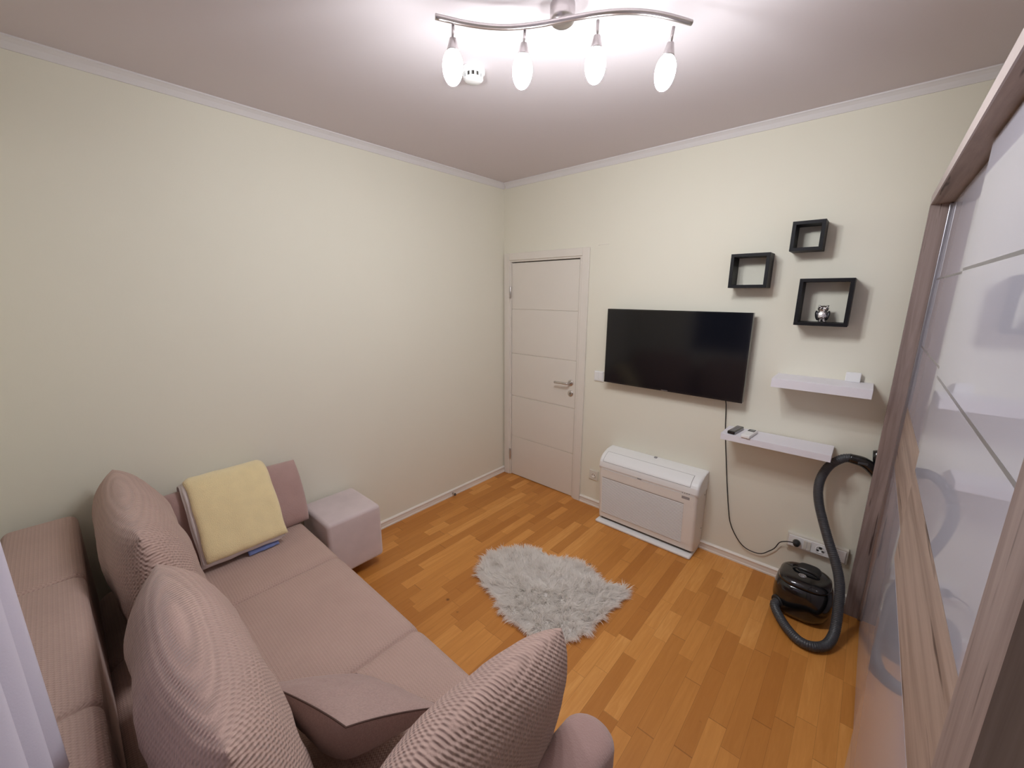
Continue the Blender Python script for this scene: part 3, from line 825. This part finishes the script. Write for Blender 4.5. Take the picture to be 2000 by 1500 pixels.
ss_parts.append(box('front_panel', (2.362, 2.630, -0.036, -0.029, 0.262, 0.330), M['whitep'], bev=0.002))
ss_parts.append(lathe('socket_well', [(0.019, 0), (0.021, 0.002), (0.019, 0.003), (0.017, 0.0005)], M['socket'], None, 24, (2.402, -0.036, 0.296), (0, -1, 0)))
ss_parts.append(boxes('rocker_switch', [(2.436, 2.452, -0.040, -0.035, 0.270, 0.322), (2.455, 2.471, -0.040, -0.035, 0.270, 0.322)], M['socket'], bev=0.001))
w2 = lathe('socket_well', [(0.022, 0), (0.023, 0.002), (0.020, 0.003), (0.018, 0.0005)], M['whitep'], None, 24, (2.515, -0.036, 0.296), (0, -1, 0))
ss_parts.append(w2)
ss_parts.append(boxes('pin_hole', [(2.498, 2.510, -0.0395, -0.0362, 0.284, 0.294), (2.522, 2.534, -0.0395, -0.0362, 0.284, 0.294), (2.509, 2.522, -0.0395, -0.0362, 0.300, 0.312)], M['socket_dark'], bev=0.002))
adopt(ss, *ss_parts)

# ================================================================== SHELVES
def cube_frame(x0, x1, z0, z1, dpt, t, label):
    o = boxes('cube_shelf', [(x0, x1, -dpt, -0.001, z1-t, z1), (x0, x1, -dpt, -0.001, z0, z0+t), (x0, x0+t, -dpt, -0.001, z0+t, z1-t), (x1-t, x1, -dpt, -0.001, z0+t, z1-t)], M['black'], bev=0.0008)
    return tag(o, label, 'wall shelf', 'black open cube shelves on the back wall')
cube_frame(1.886, 2.080, 1.772, 1.960, 0.12, 0.017, 'medium black open cube wall shelf, empty, above the right end of the television')
cube_frame(2.162, 2.303, 1.958, 2.106, 0.12, 0.017, 'smallest black open cube wall shelf, empty, the highest of the three')
cube_frame(2.230, 2.456, 1.576, 1.817, 0.12, 0.017, 'largest black open cube wall shelf holding the silver owl')
s = box('floating_shelf', (2.180, 2.600, -0.20, -0.001, 1.240, 1.288), M['shelfw'], bev=0.001)
tag(s, 'white floating wall shelf under the largest black cube shelf', 'wall shelf', 'white floating shelves')
s = box('floating_shelf', (1.962, 2.492, -0.20, -0.012, 0.882, 0.920), M['shelfw'], bev=0.001)
for bx in (2.05, 2.36): box('bracket', (bx, bx+0.05, -0.012, -0.0005, 0.888, 0.914), M['shelfw'], s)
tag(s, 'lower white floating wall shelf carrying the two remote controls', 'wall shelf', 'white floating shelves')
s = box('sensor_box', (2.484, 2.546, -0.032, -0.012, 1.288, 1.338), M['whitep'], bev=0.003)
tag(s, 'small square white box standing on the upper floating shelf', 'box')

# remotes
def remote(name, c, yaw, wd, ln, th, body, label):
    e = empty(name, c, label, 'remote control', 'remote controls on the lower white shelf')
    e.rotation_euler = (0, 0, yaw)
    b = box('casing', (-wd/2, wd/2, -ln/2, ln/2, 0, th), body, e, bev=min(th, wd)*0.28, seg=3)
    return e
r1 = remote('remote_control', (2.022, -0.115, 0.920), -0.12, 0.042, 0.150, 0.020, M['blackp'], 'black television remote control lying on the lower white shelf')
bb = []
for i in range(3):
    for j in range(7): bb.append((-0.013+i*0.0095, -0.0065+i*0.0095, -0.055+j*0.016, -0.046+j*0.016, 0.0195, 0.0213))
boxes('button', bb, M['grey'], r1)
r1.children[-1]['kind'] = 'stuff'
r2_ = remote('remote_control', (2.100, -0.135, 0.920), -0.10, 0.048, 0.150, 0.020, M['whitep'], 'white air conditioner remote with a grey display on the lower white shelf')
box('display', (-0.018, 0.018, 0.018, 0.062, 0.0195, 0.0207), M['blackm'], r2_)
box('display_glass', (-0.013, 0.013, 0.028, 0.056, 0.0205, 0.0212), M['lcd'], r2_.children[-1])

# owl
ow = empty('owl_figurine', (2.345, -0.068, 1.5935), 'small silver owl figurine standing inside the largest black cube shelf', 'figurine')
ow.rotation_euler = (0, 0, 0.25)
ow.scale = (1.08, 1.08, 1.0)
def OP(name, c, r, m, rot=None, par=ow): return ellipsoid(name, c, r, m, par, rot=rot)
from mathutils import Euler
OP('body', (0, 0, 0.034), (0.026, 0.021, 0.031), M['silver'])
hd = OP('head', (0, -0.002, 0.069), (0.0225, 0.018, 0.0175), M['silver'])
for s in (-1, 1):
    OP('wing', (s*0.021, 0.002, 0.034), (0.008, 0.017, 0.026), M['dark_silver'], Euler((0, s*0.18, 0)))
    e = OP('eye', (s*0.0095, -0.0175, 0.071), (0.0075, 0.004, 0.0075), M['silver'])
    ellipsoid('pupil', (s*0.0095, -0.0205, 0.071), (0.0042, 0.0022, 0.0042), M['dark_silver'], e)
    lathe('ear_tuft', [(0.0075, 0), (0.005, 0.005), (0.0005, 0.011)], M['silver'], ow, 10, (s*0.013, -0.002, 0.080), (s*0.9, -0.1, 1))
    OP('foot', (s*0.010, -0.014, 0.0045), (0.007, 0.010, 0.0045), M['silver'])
lathe('beak', [(0.0035, 0), (0.0022, 0.006), (0.0003, 0.011)], M['silver'], ow, 8, (0, -0.019, 0.068), (0, -0.5, -1))

# ================================================================== VACUUM CLEANER
VX, VY = 2.478, -0.232
vc = empty('vacuum_cleaner', (VX, VY, 0), 'black canister vacuum cleaner with a grey corrugated hose, in the corner by the wardrobe', 'vacuum cleaner')
vp = []
vp.append(lathe('canister', [(0.095, 0.012), (0.118, 0.018), (0.130, 0.045), (0.136, 0.090), (0.134, 0.140), (0.127, 0.180), (0.118, 0.196), (0.110, 0.200)], M['blackp'], None, 48, (VX, VY, 0), None, 2.7))
vp.append(lathe('lid', [(0.112, 0.199), (0.119, 0.204), (0.117, 0.214), (0.102, 0.226), (0.075, 0.233), (0.030, 0.235)], M['blackp'], None, 48, (VX, VY, 0), None, 2.9))
vp.append(lathe('lid_recess', [(0.055, 0.2335), (0.050, 0.240), (0.030, 0.243), (0.005, 0.243)], M['blackm'], None, 32, (VX+0.01, VY+0.045, 0), None, 3.2))
vp.append(tube('carry_handle', spline([(VX-0.060, VY+0.010, 0.234), (VX-0.045, VY+0.006, 0.247), (VX, VY, 0.252), (VX+0.045, VY-0.004, 0.247), (VX+0.060, VY-0.006, 0.234)], 6), 0.0065, M['blackp'], None, 10))
em = lathe('emblem', [(0.0175, 0.2345), (0.0190, 0.2360), (0.0175, 0.2370), (0.0160, 0.2355)], M['emblem'], None, 28, (VX-0.012, VY-0.038, 0), None, 2.0)
vp.append(em)
em2 = boxes('emblem_bars', [(VX-0.024, VX-0.002, VY-0.035, VY-0.032, 0.2342, 0.2368), (VX-0.020, VX-0.005, VY-0.045, VY-0.042, 0.2342, 0.2368)], M['emblem'])
vp.append(em2)
vp.append(lathe('hose_port', [(0.034, -0.02), (0.034, 0.014), (0.030, 0.020), (0.026, 0.020)], M['blackm'], None, 24, (VX-0.092, VY-0.098, 0.070), (-0.6, -0.8, -0.05)))
for a in (0.6, 2.5, 3.8, 5.6): vp.append(ellipsoid('caster', (VX+0.088*math.cos(a), VY+0.088*math.sin(a), 0.013), (0.014, 0.014, 0.013), M['blackm']))
# hose: pixel-free world polyline
hose_pts = [(VX-0.095, VY-0.104, 0.070), (VX-0.104, VY-0.140, 0.060), (2.408, -0.425, 0.040), (2.460, -0.486, 0.030), (2.510, -0.523, 0.028), (2.565, -0.518, 0.028), (2.612, -0.468, 0.030), (2.634, -0.400, 0.062),
            (2.634, -0.345, 0.140), (2.622, -0.285, 0.265), (2.590, -0.240, 0.358), (2.548, -0.200, 0.440), (2.508, -0.160, 0.527), (2.476, -0.130, 0.610), (2.460, -0.110, 0.688), (2.464, -0.090, 0.758), (2.490, -0.075, 0.827), (2.534, -0.062, 0.872), (2.572, -0.055, 0.886)]
hp = spline(hose_pts, 20)
# resample densely for the corrugation
dense = []; acc = 0; STEP = 0.0030
for a, b in zip(hp[:-1], hp[1:]):
    L = (b-a).length
    while acc < L: dense.append(a+(b-a)*(acc/L)); acc += STEP
    acc -= L
rad = [0.0225+0.0016*math.sin(i*PI/1.5) for i in range(len(dense))]
vp.append(tube('hose', dense, rad, M['hose'], None, 16)); vp[-1]['label'] = 'grey corrugated hose looping up the wall'
vp.append(tube('hose_grip', spline([(2.560, -0.056, 0.884), (2.618, -0.050, 0.875), (2.652, -0.045, 0.853), (2.690, -0.040, 0.815)], 6), [0.024+0.004*math.sin(min(1, i/8)*PI/2) for i in range(19)], M['blackp'], None, 16))
vp.append(box('grip_slider', (2.600, 2.640, -0.0820, -0.074, 0.868, 0.880), M['hose'], bev=0.002))
vp.append(tube('wand', [(2.664, -0.038, 0.945), (2.672, -0.037, 0.90), (2.684, -0.036, 0.86), (2.705, -0.034, 0.70), (2.76, -0.030, 0.30), (2.79, -0.03, 0.06)], [0.016, 0.019, 0.019, 0.018, 0.018, 0.018], M['blackp'], None, 14))
adopt(vc, *vp)

# ================================================================== WARDROBE
WX, DR, DF = 2.665, 2.733, 2.712
YA, YB = -0.10, -2.225            # inner faces of the end panels
ZT = 2.125
wd = empty('wardrobe', (2.95, -1.2, 0), 'tall oak wardrobe with white gloss sliding doors along the right wall', 'wardrobe')
wp = []
wp.append(box('side_panel', (WX, 3.27, YA, YA+0.040, 0, ZT), M['wood_v']))
wp.append(box('side_panel', (WX, 3.27, YB-0.090, YB, 0, ZT), M['wood_v']))
wp.append(box('top_panel', (WX+0.004, 3.27, YB-0.090, YA+0.040, ZT, ZT+0.042), M['wood_h']))
wp.append(box('top_edging', (WX, WX+0.004, YB-0.090, YA+0.040, ZT, ZT+0.042), M['edge']))
wp.append(box('back_panel', (3.262, 3.27, YB, YA, 0, ZT), M['wood_v']))
wp.append(box('bottom_panel', (DR+0.025, 3.26, YB, YA, 0.0, 0.06), M['wood_h']))
zs = [0.912, 1.212, 1.505, 1.803]
adopt(wd, *wp)
def sliding_door(x, y0, y1, zb, zt, th=0.018):
    """front face at x; y0 > y1"""
    bpy.context.view_layer.update()
    D = box('sliding_door', (x+0.003, x+th, y1, y0, zb, zt), M['alu_dark'])
    yi0, yi1 = y0-0.004, y1+0.004
    prt = []
    segs = [(zb, zs[0]), (zs[1], zs[2]), (zs[2], zs[3]), (zs[3], zt)]
    for a, b in segs:
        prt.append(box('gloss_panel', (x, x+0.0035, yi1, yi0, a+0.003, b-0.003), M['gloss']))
    prt.append(box('oak_band', (x, x+0.0035, yi1, yi0, zs[0], zs[1]), M['wood_h']))
    for z in zs[2:]: prt.append(box('divider_strip', (x-0.0002, x+0.0033, yi1, yi0, z-0.004, z+0.004), M['alu']))
    adopt(wd, D); bpy.context.view_layer.update(); adopt(D, *prt)
    return D
rd = sliding_door(DR, YA-0.002, -1.190, 0.012, ZT-0.004)
fd = sliding_door(DF, -1.094, YB+0.002, 0.012, ZT-0.004)
bpy.context.view_layer.update()
pr = box('edge_profile', (DR-0.010, DR+0.004, YA-0.030, YA-0.003, 0.012, ZT-0.004), M['alu'], bev=0.002)
adopt(rd, pr)

# ================================================================== DOOR STOP AND CURTAIN
ds = empty('door_stop', (0.02, -0.685, 0), 'small metal door stop at the foot of the left wall', 'door stop')
a = lathe('post', [(0.008, 0), (0.008, 0.025), (0.006, 0.028)], M['steel'], None, 14, (0.015, -0.685, 0.028), (1, 0, 0))
b_ = lathe('rubber_tip', [(0.010, 0.0), (0.012, 0.004), (0.010, 0.010), (0.004, 0.011)], M['gap'], None, 14, (0.043, -0.685, 0.028), (1, 0, 0))
adopt(ds, a, b_)

def curtain():
    n = 150; x0, x1 = 1.475, 2.45
    zt, zb = H-0.06, 0.812; nz = 26
    vs, fs = [], []
    for j in range(nz+1):
        g = j/nz; z = zt+(zb-zt)*g
        for i in range(n+1):
            f = i/n; x = x0+(x1-x0)*f
            amp = 0.014+0.014*g
            y = -2.889 - amp + amp*math.cos(f*2*PI*6.5+0.25*math.sin(3*g)) 
            y += 0.0
            xe = x + (1-f)*0.0
            vs.append((xe, y, z))
    for j in range(nz):
        for i in range(n):
            a = j*(n+1)+i; fs.append((a, a+1, a+n+2, a+n+1))
    o = from_data('curtain', vs, fs, M['curtain'])
    md = o.modifiers.new('thickness', 'SOLIDIFY'); md.thickness = 0.003
    return o
ct = curtain()
tag(ct, 'white curtain hanging in soft folds behind the near end of the sofa back', 'curtain')
cr_ = empty('curtain_rail', (1.6, -2.92, H-0.05), 'white curtain rail under the ceiling above the curtain', 'curtain rail')
a = box('track', (0.5, 3.0, -2.935, -2.905, H-0.055, H-0.020), M['trim'], bev=0.004)
b_ = [box('bracket', (bx, bx+0.03, -2.93, -2.91, H-0.020, H-0.0005), M['trim']) for bx in (0.8, 2.6)]
adopt(cr_, a, *b_)
